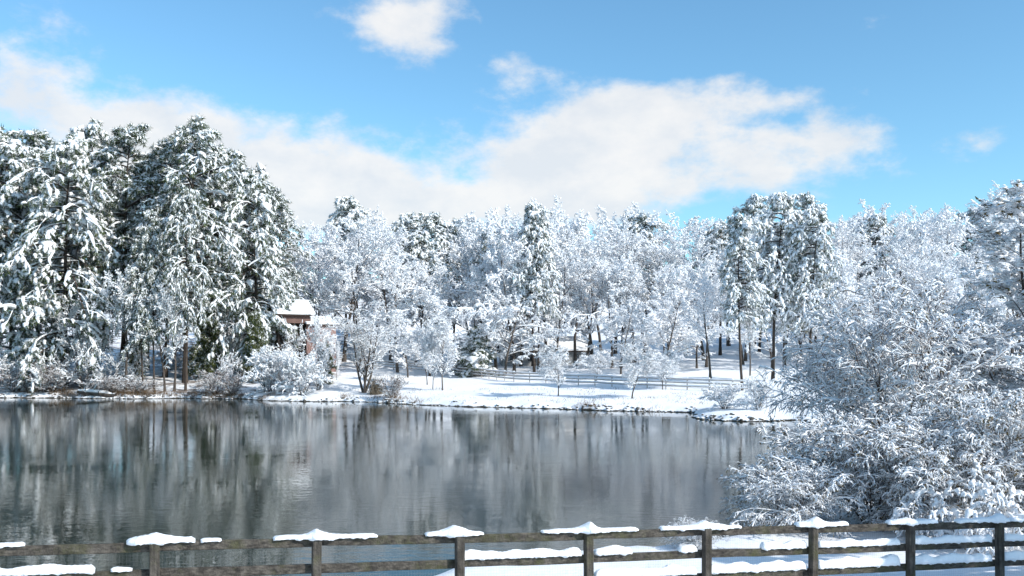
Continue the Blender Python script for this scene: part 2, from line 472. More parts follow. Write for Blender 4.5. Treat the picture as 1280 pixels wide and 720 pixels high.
# ------------------------------------------------------------------ tree prototypes (mesh data shared by all copies)
def broadleaf(seed, H, clear=0.28, nl=15, ang=0.75, Lf=0.42, up=0.05, droop=0.0, n2=8, n3=7, n4=6, th=(0.10, 0.075, 0.05), r0=None,
              stems=1, lean=0.0, twl=(0.42, 0.4, 0.42), jit=0.10, sides=4, keep=0.9, twig='twig', round_=True, leaves=0, name='tree', droop4=0.25, rmin=0.008, m4=3):
    rng = np.random.default_rng(seed)
    r0 = r0 or H*0.0125
    pos = np.zeros((stems, 3)); pos[:, :2] = rng.normal(0, 0.06*(stems > 1), (stems, 2)); pos[:, 2] = -0.25
    a = rng.random()*6.28+np.arange(stems)*2*pi/stems
    d = np.stack([np.cos(a)*lean, np.sin(a)*lean, np.ones(stems)], 1)
    P0 = grow(pos, d, H*rng.uniform(0.86, 1.0, stems), 12, rng, 0.06, 0, 0.055 if nl < 40 else 0.02)
    R0 = r0*np.linspace(1, 0.12, 12)[None, :]*np.ones((stems, 1)); R0[:, 0] *= 1.35
    prof = (lambda t: Lf*H*(0.35+0.85*np.sin(pi*np.clip((t-clear)/(1.02-clear), 0, 1)**0.75))) if round_ else (lambda t: Lf*H*(1.1-0.8*t))
    P1, R1, L1, id1 = spawn(P0, R0, nl, clear, 0.97, ang, 1.0, 8, rng, up, droop, jit, 0.5, shrink=0)
    # lengths by height: regrow scaled around start
    t = (np.tile(np.arange(nl), stems)+0.5)/nl*(0.97-clear)+clear
    sc_ = prof(t)*rng.uniform(0.75, 1.15, len(t))
    P1 = P1[:, :1] + (P1-P1[:, :1])/L1[:, None, None]*sc_[:, None, None]; L1 = sc_
    P2, R2, L2, _ = spawn(P1, R1, n2, 0.15, 1.0, 0.7, L1*twl[0], 6, rng, up, droop, jit*1.2, 0.55, flat=0.2, rmin=rmin*1.6)
    P3, R3, L3, _ = spawn(P2, R2, n3, 0.15, 1.0, 0.75, L2*twl[1]*1.25, 4, rng, up*0.5, droop+0.05, jit*1.5, 0.6, flat=0.2, rmin=rmin*1.2)
    P4, R4, L4, _ = spawn(P3, R3, n4, 0.2, 1.0, 0.7, L3*twl[2]*1.35, m4, rng, 0, droop4, 0.15, 0.7, flat=0.2, rmin=rmin)
    trunk = Geo(); trunk.add(*tube(P0, R0, 8)); trunk.add(*tube(P1, R1, 5))
    crown = Geo(); crown.add(*tube(P2, R2, 4)); crown.add(*tube(P3, R3, 3)); crown.add(*tube(P4, R4, 3))
    sn = Geo()
    sn.add(*snow_on(P1, R1, rng, th[0], 0.95, 5)); sn.add(*snow_on(P2, R2, rng, th[1], 0.95, sides))
    sn.add(*snow_on(P3, R3, rng, th[2], keep, sides)); sn.add(*snow_on(P4, R4, rng, th[2]*0.9, keep, sides if sides < 5 else 4))
    ms = {'trunk': trunk.mesh(name+'_trunk', M['bark']), 'crown': crown.mesh(name+'_crown', M[twig]), 'snow': sn.mesh(name+'_snow', M['frost'])}
    if leaves:
        lv = Geo(); V, q = needles_on(P4[rng.random(len(P4)) < leaves], rng, 3, 0.09, 0.022, 0.6, 1.2); lv.add(V, q)
        ms['leaves'] = lv.mesh(name+'_leaves', M['leaf'], False)
    zz = np.concatenate(sn.v); ms['H'] = float(np.percentile(zz[:, 2], 99.8)); ms['W'] = float(np.percentile(np.hypot(zz[:, 0], zz[:, 1]), 97))
    return ms

def pine(seed, H, base=0.4, Lm=0.16, nb=64, droop=0.35, th=0.21, nsub=9, nsp=4, K=12, nm='needle', conic=False, keep=0.68, name='pine', spl=0.75, lean=0.02, bare=10, pads=0.16):
    rng = np.random.default_rng(seed)
    P0 = grow(np.array([[0, 0, -0.3]]), np.array([[rng.normal(0, lean), rng.normal(0, lean), 1.0]]), np.array([H]), 14, rng, 0.03, 0, 0.018)
    R0 = (H*0.0098*np.linspace(1, 0.1, 14))[None, :]; R0[:, 0] *= 1.3
    t = base+(0.985-base)*(np.arange(nb)+rng.random(nb))/nb
    f = t*13; i0 = np.minimum(f.astype(int), 12); w = (f-i0)[:, None]
    pos = P0[0, i0]*(1-w)+P0[0, i0+1]*w
    u = (t-base)/(1-base)
    L = Lm*H*((1.06-u)**0.85 if conic else np.interp(u, [0, 0.2, 0.45, 0.75, 1], [0.7, 1.05, 1.05, 0.78, 0.3]))*rng.uniform(0.5, 1.3, nb)*(1+0.28*np.cos(np.arange(nb)*2.399-rng.random()*6.28))
    a = np.arange(nb)*2.399+rng.normal(0, 0.4, nb)
    e = np.where(u > 0.75, 0.9*(u-0.3), 0.12)+rng.normal(0, 0.15, nb) if not conic else 0.15+0.5*u*rng.uniform(0.5, 1, nb)
    d = np.stack([np.cos(a), np.sin(a), e], 1)
    P1 = grow(pos, d, L, 8, rng, 0.02, droop, 0.06)
    R1 = (H*0.0024*(0.5+L/(Lm*H)))[:, None]*np.linspace(1, 0.3, 8)[None, :]
    P2, R2, L2, _ = spawn(P1, R1, nsub, 0.12, 1.0, 0.75, np.maximum(L*0.42, 0.5), 5, rng, 0.02, droop*0.8, 0.12, 0.6, flat=0.6, rmin=0.012)
    P3, R3, L3, _ = spawn(P2, R2, nsp, 0.25, 1.0, 0.6, spl, 5, rng, 0.0, droop*1.4, 0.14, 0.6, flat=0.45, rmin=0.008, shrink=0.2)
    P3b, R3b, _, _ = spawn(P1, R1, 4, 0.5, 1.0, 0.6, spl, 5, rng, 0.0, droop*1.4, 0.14, 0.6, flat=0.45, rmin=0.008, shrink=0.2)
    # short tufts round the leader
    P3c, R3c, _, _ = spawn(P0, R0, 26, 0.9, 1.0, 0.8, spl*0.8, 5, rng, 0.06, droop*0.7, 0.14, 0.3, rmin=0.008)
    S = np.concatenate([P3, P3b, P3c]); SR = np.concatenate([R3, R3b, R3c])
    trunk = Geo(); trunk.add(*tube(P0, R0, 9)); trunk.add(*tube(P1, R1, 4)); trunk.add(*tube(P2, R2, 3))
    if bare:   # dead stubs below the crown
        Pd, Rd, _, _ = spawn(P0, R0, bare, 0.15, base, 1.4, 1.3, 4, rng, 0, 0.05, 0.1, 0.16, rmin=0.012); trunk.add(*tube(Pd, Rd, 3))
    crown = Geo(); crown.add(*needles_on(S, rng, K, 0.40, 0.033)); crown.add(*needles_on(P2, rng, K//2, 0.38, 0.033))
    sn = Geo()
    B, m, _ = S.shape
    sel = rng.random(B) < keep
    Q, QR = S[sel], SR[sel]
    prof = np.array([0.45, 0.95, 1.15, 1.0, 0.3])
    W = th*prof[None]*rng.uniform(0.7, 1.35, (len(Q), 5))*rng.uniform(0.45, 1.35, (len(Q), 1))
    Q = Q.copy(); Q[..., 2] += W*0.45+0.02
    sn.add(*tube(Q, W, 5, 0.75))
    sn.add(*snow_on(P2, R2, rng, th*0.75, 0.7, 5, 0.8, 0.6)); sn.add(*snow_on(P1, R1, rng, th*0.4, 0.9, 5, 0.8, 0.7))
    sn.add(*needles_on(S, rng, 7, 0.34, 0.022, -0.5))            # frosted needles
    if pads: sn.add(*snow_on(P2, R2, rng, th*2.0, pads, 6, 0.5, 0.5))
    ms = {'trunk': trunk.mesh(name+'_trunk', M['pine_bark']), 'crown': crown.mesh(name+'_crown', M[nm], False), 'snow': sn.mesh(name+'_snow', M['frost'])}
    zz = np.concatenate(sn.v); ms['H'] = float(np.percentile(zz[:, 2], 99.9)); ms['W'] = float(np.percentile(np.hypot(zz[:, 0], zz[:, 1]), 97))
    return ms

def plant(name, ms, loc, sx, sz, rz, label, cat='tree', group=None, mats=None):
    e = empty(name, loc, rz, (sx, sx, sz))
    tag(e, label, cat, group)
    t = link('trunk', ms['trunk'], e)
    c = link('crown', ms['crown'], e)
    s = link('snow', ms['snow'], c)
    if 'leaves' in ms: link('leaves', ms['leaves'], c)
    return e
RG = np.random.default_rng(11)
def put(name, ms, px, base, top, label, cat='tree', group=None, Y=None, wide=None, rz=None, wpx=None):
    """stand a tree where the photo shows its foot, as tall as it shows"""
    loc = on_ground(px, Y) if Y else hit(px, base)
    hz = ztop(top, loc[1])-loc[2]
    sz = hz/ms['H']
    sx = sz*(wide or 1.0)
    if wpx: sx = (wpx/2*loc[1]/F)/ms['W']
    return plant(name, ms, loc, sx, sz, RG.random()*6.28 if rz is None else rz, label, cat, group)

PINE = [pine(1, 27, 0.32, 0.19, 64, 0.28, 0.115, name='pine_a'), pine(2, 27, 0.40, 0.17, 58, 0.38, 0.14, name='pine_b', keep=0.8),
        pine(3, 28, 0.30, 0.165, 66, 0.22, 0.105, name='pine_c'), pine(4, 25, 0.14, 0.21, 76, 0.5, 0.14, name='pine_d', pads=0.3),
        pine(5, 26, 0.34, 0.18, 72, 0.40, 0.15, name='pine_e', keep=0.97, K=9), pine(8, 26, 0.40, 0.16, 66, 0.33, 0.14, name='pine_f', keep=0.97, K=9)]
CEDAR = pine(6, 9, 0.08, 0.24, 60, 0.12, 0.10, nsub=7, nsp=3, K=22, nm='cedar', conic=True, keep=0.4, name='cedar', spl=0.5, bare=0)
FIR = pine(7, 6, 0.06, 0.30, 46, 0.3, 0.14, nsub=6, nsp=3, K=10, conic=True, name='small_conifer', spl=0.5, bare=0)
TH = (0.08, 0.09, 0.078)
TALL = [broadleaf(21, 22, 0.3, 16, 0.62, 0.30, 0.07, th=TH, name='tall_a'), broadleaf(22, 22, 0.24, 17, 0.78, 0.30, 0.04, 0.03, th=TH, name='tall_b'),
        broadleaf(23, 22, 0.36, 15, 0.7, 0.34, 0.05, 0.06, th=TH, name='tall_c'), broadleaf(24, 18, 0.16, 18, 0.9, 0.42, 0.04, 0.12, th=(0.075, 0.10, 0.09), name='broad_d', jit=0.15)]
YOUNG = [broadleaf(31, 6.5, 0.24, 15, 0.75, 0.42, 0.05, n2=8, n3=7, n4=5, twl=(0.55, 0.5, 0.55), th=(0.038, 0.036, 0.032), name='young_a', droop4=0.15, m4=4),
         broadleaf(32, 6.5, 0.2, 14, 0.8, 0.46, 0.03, 0.07, n2=8, n3=7, n4=5, twl=(0.55, 0.5, 0.55), th=(0.04, 0.038, 0.034), name='young_b', droop4=0.25, m4=4)]
VASE = broadleaf(33, 10, 0.16, 9, 0.6, 0.42, 0.06, n2=7, n3=6, n4=5, stems=4, lean=0.36, th=(0.04, 0.034, 0.027), r0=0.14, name='vase', droop4=0.1, m4=4, rmin=0.011)
SHRUB = [broadleaf(41, 3, 0.06, 8, 0.7, 0.5, 0.05, 0.05, n2=6, n3=5, n4=3, stems=6, lean=0.55, th=(0.035, 0.032, 0.028), r0=0.035, name='shrub_a', m4=4, rmin=0.007, keep=0.8),
         broadleaf(42, 3, 0.06, 8, 0.8, 0.55, 0.03, 0.15, n2=6, n3=5, n4=3, stems=7, lean=0.7, th=(0.04, 0.036, 0.032), r0=0.035, name='shrub_b', m4=4, rmin=0.007, keep=0.85)]
SHRUB.append(broadleaf(44, 3, 0.05, 7, 0.7, 0.55, 0.04, 0.10, n2=5, n3=4, n4=3, stems=6, lean=0.7, th=(0.028, 0.032, 0.03), r0=0.035, name='shrub_c', rmin=0.009, keep=0.55))
BROWN = broadleaf(43, 2.2, 0.05, 8, 0.6, 0.5, 0.08, 0.03, n2=6, n3=5, n4=3, stems=7, lean=0.6, th=(0.018, 0.016, 0.014), r0=0.03, keep=0.45, twig='red_twig', name='brown_brush', rmin=0.009)

# ------------------------------------------------------------------ left bank: the tall pines
g1 = 'tall snowy pines on the left bank'
left_pines = [  # px foot, depth, top px, proto, width factor, label
    (14, 112, 165, 3, 1.15, 'tall snow-laden pine at the left edge of the picture'),
    (48, 119, 160, 0, 1.0, 'snowy pine with twin tops, second from the left edge'),
    (82, 110, 172, 3, 1.15, 'broad dark pine with big drooping snow boughs low over the left bank'),
    (112, 120, 158, 1, 1.0, 'tall snowy pine behind the drooping-bough pine on the left bank'),
    (150, 116, 156, 2, 1.0, 'narrow snowy pine just left of the notch in the left pine skyline'),
    (184, 125, 196, 0, 1.0, 'shorter snowy pine standing in the notch of the left pine skyline'),
    (206, 117, 172, 2, 1.0, 'snowy pine leaning out left of the highest left-bank treetop'),
    (231, 112, 150, 0, 1.0, 'tallest pine of the left bank with a spiky snowy top'),
    (266, 119, 180, 1, 1.0, 'snowy pine right of the tallest left-bank pine'),
    (297, 122, 186, 0, 1.05, 'snowy pine with a rounded top, third from the right end of the pine stand'),
    (322, 117, 212, 3, 1.0, 'green snowy pine above the cabin roof at the pine stand\'s right side'),
    (345, 126, 232, 2, 0.95, 'last snowy pine at the right end of the left pine stand'),
]
for (px, Y, top, k, wd, lab) in left_pines:
    put('pine_tree', PINE[k], px, None, top, lab, 'pine tree', g1, Y=Y, wide=wd)
for (px, Y, top, lab) in [(-30, 115, 170, 'snowy pine cut off by the left picture edge'), (-12, 126, 165, 'pine half hidden behind the leftmost snowy pine'),
                          (70, 133, 185, 'pine in the back row behind the drooping-bough pine'), (310, 134, 225, 'pine in the back row above the cabin')]:
    put('pine_tree', PINE[int(RG.integers(0, 4))], px, None, top, lab, 'pine tree', g1, Y=Y)
# slim trunks close to the water
g2 = 'slim waterside trees on the left bank'
for (px, base, top, k, lab, w) in [(179, 489, 300, 2, 'slim pine with a bare dark trunk, leftmost of the waterside row', 0.62), (193, 490, 262, 2, 'slim pine second in the waterside row on the left bank', 0.55),
                                (232, 488, 235, 0, 'slim straight pine with the darkest bare trunk by the water', 0.6), (253, 459, 292, 2, 'pine with a thick leaning foot in the snow behind the waterside row', 0.8)]:
    put('pine_tree', PINE[k], px, base, top, lab, 'pine tree', g2, wide=w)
for (px, base, top, k, lab) in [(157, 488, 330, 0, 'bare snowy young tree left of the waterside trunks'), (206, 489, 352, 1, 'bare sapling between the waterside pine trunks'), (218, 489, 345, 0, 'thin bare sapling just left of the darkest waterside trunk'),
                                (100, 486, 372, 1, 'bare snowy tree under the drooping pine boughs')]:
    put('bare_tree', TALL[k], px, base, top, lab, 'tree', g2, wide=0.9)
# twiggy undergrowth
g3 = 'snowy undergrowth on the left bank'
under = [(-10, 486, 435, 90, 2), (35, 488, 448, 70, 2), (75, 488, 440, 85, 2), (105, 488, 415, 80, 2), (140, 489, 437, 70, 2), (165, 478, 430, 70, 2),
         (285, 488, 438, 60, 2), (300, 470, 405, 70, 2), (335, 490, 432, 76, 1), (358, 489, 430, 66, 0), (378, 494, 440, 66, 1), (398, 488, 432, 52, 2), (378, 466, 402, 62, 2), (270, 465, 412, 80, 2), (215, 462, 425, 70, 2), (60, 470, 425, 90, 2), (5, 470, 415, 90, 2)]
ulab = ['frosted shrub at the left picture edge by the water', 'low snowy shrub near the left end of the shore', 'snowy shrub under the drooping pine boughs', 'arching snowy shrub left of the log by the shore', 'snowy bush behind the snow-topped log',
        'snowy bush behind the leftmost waterside trunk', 'white shrub right of the waterside trunks', 'tall white shrub below the dark gable of the cabin', 'weeping white bush below the cabin', 'upright snowy bush in front of the cabin wall',
        'bluish snow-heavy bush by the water right of the cabin', 'small snowy bush left of the big vase-shaped tree', 'snowy bush against the pink cabin wing', 'snowy bush beside the leaning-foot pine', 'snowy bush behind the waterside saplings', 'shaded snowy bush deep under the left pines', 'shaded snowy bush deep at the left edge']
for (px, b, t, w, k), lab in zip(under, ulab):
    put('snowy_shrub', SHRUB[k], px, b, t, lab, 'shrub', g3, wpx=w)
for (px, b, t, w, lab) in [(62, 490, 455, 70, 'brown leafless brush at the shore under the left pines'), (135, 492, 470, 70, 'brown brush around the snow-topped log'), (172, 492, 474, 60, 'rusty brush at the foot of the slim trunks'), (268, 493, 462, 55, 'dark brown brush in the middle of the left bank'),
                           (292, 494, 468, 44, 'brown brush at the right end of the pine shade'), (20, 489, 460, 70, 'brown brush at the far left shore'), (492, 497, 468, 48, 'brown bare bush right of the dry stump by the vase-shaped tree')]:
    put('brown_brush', BROWN, px, b, t, lab, 'shrub', 'brown brush along the left shore', wpx=w)
put('cedar', CEDAR, 318, 462, 390, 'yellow-green cedar beside the dark gable of the cabin', 'tree', wide=0.85, Y=113)
put('cedar', CEDAR, 405, 470, 428, 'small dark green cedar below the pink cabin wing', 'tree', wide=1.0, Y=108)
put('bare_tree', YOUNG[0], 398, 470, 396, 'bare snowy tree standing in front of the pink cabin wing', 'tree', wpx=58, Y=107)
put('cedar', CEDAR, 262, 462, 375, 'yellow-green cedar under the right-hand left-bank pines', 'tree', wide=0.8, Y=116)
put('cedar', CEDAR, 168, 470, 395, 'dark green cedar behind the leftmost waterside trunk', 'tree', wide=0.8, Y=116)

# ------------------------------------------------------------------ lawn trees
g4 = 'young trees on the snowy lawn'
put('vase_shaped_tree', VASE, 455, 491, 380, 'large bare vase-shaped tree with many stems at the water\'s edge', 'tree', wpx=116)
put('leaning_sapling', YOUNG[0], 421, 475, 425, 'thin leaning sapling on the lawn left of the vase-shaped tree', 'tree', g4, wide=0.6)
put('young_tree', YOUNG[0], 534, 481, 398, 'young bare snowy tree, left of the group of three on the lawn', 'tree', g4, wpx=58)
put('young_tree', YOUNG[1], 541, 487, 405, 'slim young tree in the middle of the group of three on the lawn', 'tree', g4, wpx=44)
put('young_tree', YOUNG[0], 553, 488, 392, 'forked young snowy tree, right of the group of three on the lawn', 'tree', g4, wpx=80)
put('young_tree', YOUNG[1], 698, 495, 431, 'small single-stem snowy tree in the middle of the lawn near the water', 'tree', g4, wpx=66)
put('young_tree', YOUNG[0], 790, 498, 428, 'round-crowned white young tree on the lawn near the water', 'tree', g4, wpx=88)
put('young_tree', YOUNG[1], 828, 487, 438, 'small dark-stemmed snowy tree right of the round-crowned white tree', 'tree', g4, wpx=52)
put('young_tree', YOUNG[1], 745, 477, 438, 'low bowed snowy tree behind the lawn fence', 'tree', g4, wpx=50)
put('small_conifer', FIR, 600, 470, 408, 'small dense snow-covered conifer at the lawn fence', 'tree', wpx=50)
put('small_conifer', FIR, 580, 468, 428, 'lower snowy conifer left of the dense one at the lawn fence', 'tree', wpx=40)
put('snowy_shrub', SHRUB[1], 905, 511, 478, 'low round snowy shrub on the point of land at the right', 'shrub', wpx=66)
put('snowy_shrub', SHRUB[1], 948, 512, 470, 'snowy shrub on the point of land beside the big near shrubs', 'shrub', wpx=50)

# ------------------------------------------------------------------ the wood behind the lawn
skyline = [(360, 275), (400, 258), (440, 262), (500, 266), (560, 264), (605, 270), (650, 252), (690, 250), (725, 270), (765, 258), (805, 272), (845, 266), (880, 270), (920, 262),
           (960, 245), (1000, 250), (1040, 262), (1100, 256), (1150, 262), (1185, 254), (1212, 268), (1240, 262), (1262, 238), (1300, 222)]
sk = np.array(skyline, float)
g5 = 'tall trees of the wood behind the lawn'
specials = [
    ('tall_tree', TALL[0], 620, 466, 285, 'tall snowy tree with a straight dark trunk above the small conifer', 1.0),
    ('tall_tree', TALL[2], 651, 458, 268, 'tall tree with a dark trunk left of the twin trunks', 0.9),
    ('pine_tree', PINE[5], 668, 467, 254, 'tall tree, left one of the close twin trunks behind the lawn', 0.8),
    ('pine_tree', PINE[5], 673, 466, 262, 'tall tree, right one of the close twin trunks behind the lawn', 0.7),
    ('tall_tree', TALL[0], 682, 456, 250, 'tall snowy tree just right of the twin trunks', 0.9),
    ('tall_tree', TALL[1], 693, 462, 300, 'leaning snowy tree in front of the grey house', 0.9),
    ('broad_tree', TALL[3], 765, 460, 330, 'broad drooping snow-covered tree behind the round-crowned lawn tree', 1.1),
    ('broad_tree', TALL[3], 520, 458, 318, 'broad bluish snow-covered tree behind the group of three lawn trees', 1.1),
    ('forked_tree', TALL[2], 888, 473, 340, 'dark forked tree at the right end of the lawn', 1.0),
    ('pine_tree', PINE[5], 928, 488, 268, 'tall snowy pine with a long bare grey trunk at the right of the lawn', 0.85),
    ('slim_tree', TALL[0], 937, 486, 330, 'slim dark trunk just right of the tall bare-trunked pine', 0.6),
    ('pine_tree', PINE[4], 966, 476, 243, 'heavily laden bushy pine right of the bare-trunked pine', 0.95),
    ('pine_tree', PINE[4], 1012, 478, 262, 'dark-trunked snowy pine behind the big near shrubs', 0.9),
    ('tall_tree', TALL[1], 430, 452, 262, 'tall pale bare tree rising behind the pink cabin wing', 1.15),
    ('broad_tree', TALL[3], 395, 447, 300, 'pale bare tree right behind the cabin', 1.0),
    ('tall_tree', TALL[1], 372, 440, 285, 'pale bare tree squeezed between the left pines and the wood', 1.1),
    ('tall_tree', TALL[2], 388, 436, 272, 'thin pale tree standing just right of the left pines', 1.0),
    ('broad_tree', TALL[3], 830, 462, 335, 'broad drooping white tree behind the small dark-stemmed tree', 1.0),
]
for (nm, ms, px, b, t, lab, w) in specials:
    put(nm, ms, px, b, t, lab, 'pine tree' if nm == 'pine_tree' else 'tree', g5, wide=w)
rows = [(119, 95, 48, 1.1), (127, 52, 50, 1.05), (138, 22, 46, 1.0), (150, 8, 48, 1.0), (164, -2, 44, 1.05)]
where = ['in front of the wood', 'in the second row of the wood', 'in the middle of the wood', 'in the upper wood', 'on the skyline']
zones = [(450, 'near the cabin'), (505, 'behind the vase-shaped tree'), (570, 'behind the three lawn trees'), (640, 'behind the small conifer'), (725, 'behind the twin trunks'),
         (805, 'behind the round-crowned lawn tree'), (860, 'behind the dark-stemmed tree'), (915, 'behind the forked tree'), (990, 'behind the bare-trunked pine'),
         (1080, 'left of the reddish-twigged tree'), (1180, 'over the reddish-twigged tree'), (9999, 'at the right edge')]
recs = []
for ri, (Y, dy, sp, wd) in enumerate(rows):
    px = 372 + ri*13
    while px < 1320:
        x = px + RG.normal(0, 8); y = Y + RG.normal(0, 2.5)
        px += sp*RG.uniform(0.85, 1.15)
        top = np.interp(x, sk[:, 0], sk[:, 1]) + dy + RG.normal(0, 7)
        u = RG.random()
        if ri == 0:
            if 360 < x < 470 or 640 < x < 735 or 915 < x < 945: continue
            top += RG.uniform(-25, 35)
        if ri == 1 and (650 < x < 725 or x < 400): continue
        if u < 0.3 and ri > 1: nm, k = 'pine_tree', int(RG.integers(4, 6))
        else: nm, k = 'wood_tree', (3 if ri == 0 else int(RG.integers(0, 4)))
        recs.append((ri, nm, k, x, y, top, wd*RG.uniform(0.85, 1.2), next(z for e, z in zones if x < e)))
keys = {}
for r_ in recs: keys.setdefault((r_[0], r_[1], r_[7]), []).append(r_)
for (ri, nm, zn), lst in keys.items():
    lst.sort(key=lambda q: q[3])
    words = {1: [''], 2: ['left ', 'right '], 3: ['left ', 'middle ', 'right '], 4: ['far left ', 'centre-left ', 'centre-right ', 'far right ']}[min(4, len(lst))]
    for w_, (_, _, k, x, y, top, wd, _) in zip(words+['']*9, lst):
        ms = PINE[k] if nm == 'pine_tree' else TALL[k]
        put(nm, ms, x, None, top, '%ssnow-covered %s %s %s' % (w_, 'pine' if nm == 'pine_tree' else 'bare tree', where[ri], zn), 'pine tree' if nm == 'pine_tree' else 'tree', 'trees of the wood, '+where[ri], Y=y, wide=wd)

# ------------------------------------------------------------------ near right bank
NEAR_TREE = broadleaf(51, 7.2, 0.12, 13, 0.95, 0.46, 0.03, 0.05, n2=8, n3=6, n4=4, stems=3, lean=0.28, th=(0.03, 0.032, 0.027), r0=0.07, sides=4, twig='red_twig', leaves=0.12, name='near_tree', rmin=0.0075, keep=0.7, droop4=0.3, m4=5, twl=(0.46, 0.5, 0.6))
NEAR_BUSH = broadleaf(52, 4.0, 0.06, 11, 0.75, 0.6, 0.03, 0.2, n2=7, n3=5, n4=4, stems=7, lean=0.6, th=(0.026, 0.027, 0.023), r0=0.032, sides=4, twig='dark_twig', leaves=0.12, name='near_bush', rmin=0.0065, keep=0.68, droop4=0.5, m4=5, twl=(0.45, 0.5, 0.6))
NEAR_TALL = broadleaf(53, 10, 0.06, 56, 0.75, 0.24, 0.08, 0.03, n2=10, n3=5, n4=4, th=(0.03, 0.036, 0.033), r0=0.055, sides=4, twig='dark_twig', leaves=0.05, name='near_tall', rmin=0.005, keep=0.85, round_=False, m4=4)
LADEN_BUSH = broadleaf(54, 2.4, 0.08, 8, 0.7, 0.6, 0.0, 0.4, n2=5, n3=4, n4=2, stems=8, lean=1.5, th=(0.04, 0.06, 0.055), r0=0.03, sides=6, twig='dark_twig', leaves=0.1, name='laden_bush', rmin=0.006, keep=0.75, droop4=0.6, m4=5, twl=(0.45, 0.45, 0.5))
def near(name, ms, x, Y, top, w, label, cat, rz=0.0, group=None):
    loc = on_ground(x, Y); sz = (ztop(top, Y)-loc[2])/ms['H']; sx = (w/2*Y/F)/ms['W']
    return plant(name, ms, loc, sx, sz, rz, label, cat, group)
near('snowy_small_tree', NEAR_TREE, 1110, 29.5, 332, 290, 'big reddish-twigged snowy small tree on the near right bank', 'tree', 0.4)
near('snowy_small_tree', NEAR_TREE, 1052, 37, 392, 165, 'arching snowy tree reaching left over the pond', 'tree', 2.4)
near('snowy_small_tree', NEAR_TREE, 1180, 33, 352, 260, 'snowy small tree between the reddish-twigged tree and the right edge', 'tree', 4.0)
near('tall_feathery_tree', NEAR_TALL, 1300, 31, 228, 240, 'tall feathery snow-plastered tree at the right picture edge', 'tree', 1.0)
near('tall_feathery_tree', NEAR_TALL, 1365, 29, 190, 240, 'tall snowy tree cut off by the right picture edge', 'tree', 3.0)
near('arching_bush', NEAR_BUSH, 1092, 26.5, 505, 268, 'wide arching snowy bush at the foot of the reddish-twigged tree', 'shrub', 0.0)
near('arching_bush', NEAR_BUSH, 985, 25.8, 566, 170, 'bluish shaded snowy bush hanging over the water', 'shrub', 1.6)
near('arching_bush', NEAR_BUSH, 1165, 25.2, 520, 210, 'dense snowy bush behind the right fence posts', 'shrub', 3.2)
near('arching_bush', NEAR_BUSH, 1262, 25.5, 470, 240, 'tall dense snowy bush low at the right picture edge', 'shrub', 4.4)
near('arching_bush', NEAR_BUSH, 868, 22.7, 648, 80, 'small bluish snowy bush behind the fence at the pond corner', 'shrub', 2.0)
near('arching_bush', NEAR_BUSH, 1330, 24.5, 560, 200, 'snowy bush cut off at the lower right edge', 'shrub', 5.4)
near('laden_bush', LADEN_BUSH, 1212, 23.6, 588, 175, 'low bush bowed under thick rounded clumps of snow behind the right fence post', 'shrub', 0.7)
# off to the right of the picture: the pines whose shade lies over the right half of the fence
for (x, y, h, k, lab) in [(18.4, 14.0, 8.4, 3, 'snowy pine standing out of the picture to the right of the fence')]:
    plant('pine_tree', PINE[k], (x, y, float(height(x, y))), h/PINE[k]['H']*1.5, h/PINE[k]['H'], 1.0, lab, 'pine tree')

# ------------------------------------------------------------------ near fence
def fence_s(px):
    """parameter along the fence line for a photo column"""
    k = (px-CX)/F      # X = k*Y
    return (k*FA[1]-FA[0])/(FD[0]-k*FD[1])
SP = np.linalg.norm(FB-FA)/7
def topz(s): return 2.30-(2.30-1.57)*(s/(7*SP))
fence = empty('post_and_rail_fence', (float(FA[0]), float(FA[1]), float(height(*FA))))
tag(fence, 'weathered brown snow-capped post and rail fence in front of the pond', 'fence')
F0 = np.array(fence.location)
TH = math.atan2(FD[1], FD[0])
RZ = rotz(TH)
def fp(s, n, z): return np.array([FA[0]+FD[0]*s+FN[0]*n, FA[1]+FD[1]*s+FN[1]*n, z]) - F0
rf = np.random.default_rng(5)
posts = [i*SP for i in range(-3, 10)]
for s in posts:
    zt = topz(s)+0.015; zb = float(height(*(FA+FD*s)))-0.35
    gg = Geo(); w = 0.145; bev = 0.012
    ring = np.array([(-w/2, -w/2+bev), (-w/2+bev, -w/2), (w/2-bev, -w/2), (w/2, -w/2+bev), (w/2, w/2-bev), (w/2-bev, w/2), (-w/2+bev, w/2), (-w/2, w/2-bev)])
    V = []
    lean = rf.normal(0, 0.008, 2)
    for (z, k) in ((zb, 1), (zt-0.02, 1), (zt, 0.86)):
        for r in ring*k:
            p = RZ[:2, :2] @ r + lean*(z-zb)
            V.append((p[0], p[1], z))
    V = np.array(V) + np.array([FA[0]+FD[0]*s, FA[1]+FD[1]*s, 0]) - F0
    q = [[i*8+j, i*8+(j+1) % 8, i*8+8+(j+1) % 8, i*8+8+j] for i in (0, 1) for j in range(8)]
    c0 = len(V); V = np.vstack([V, V[16:].mean(0)])
    gg.add(V, q, [[16+j, 16+(j+1) % 8, c0] for j in range(8)])
    link('post', gg.mesh('post', M['fence_post'], False), fence)
RH, RT = 0.150, 0.042
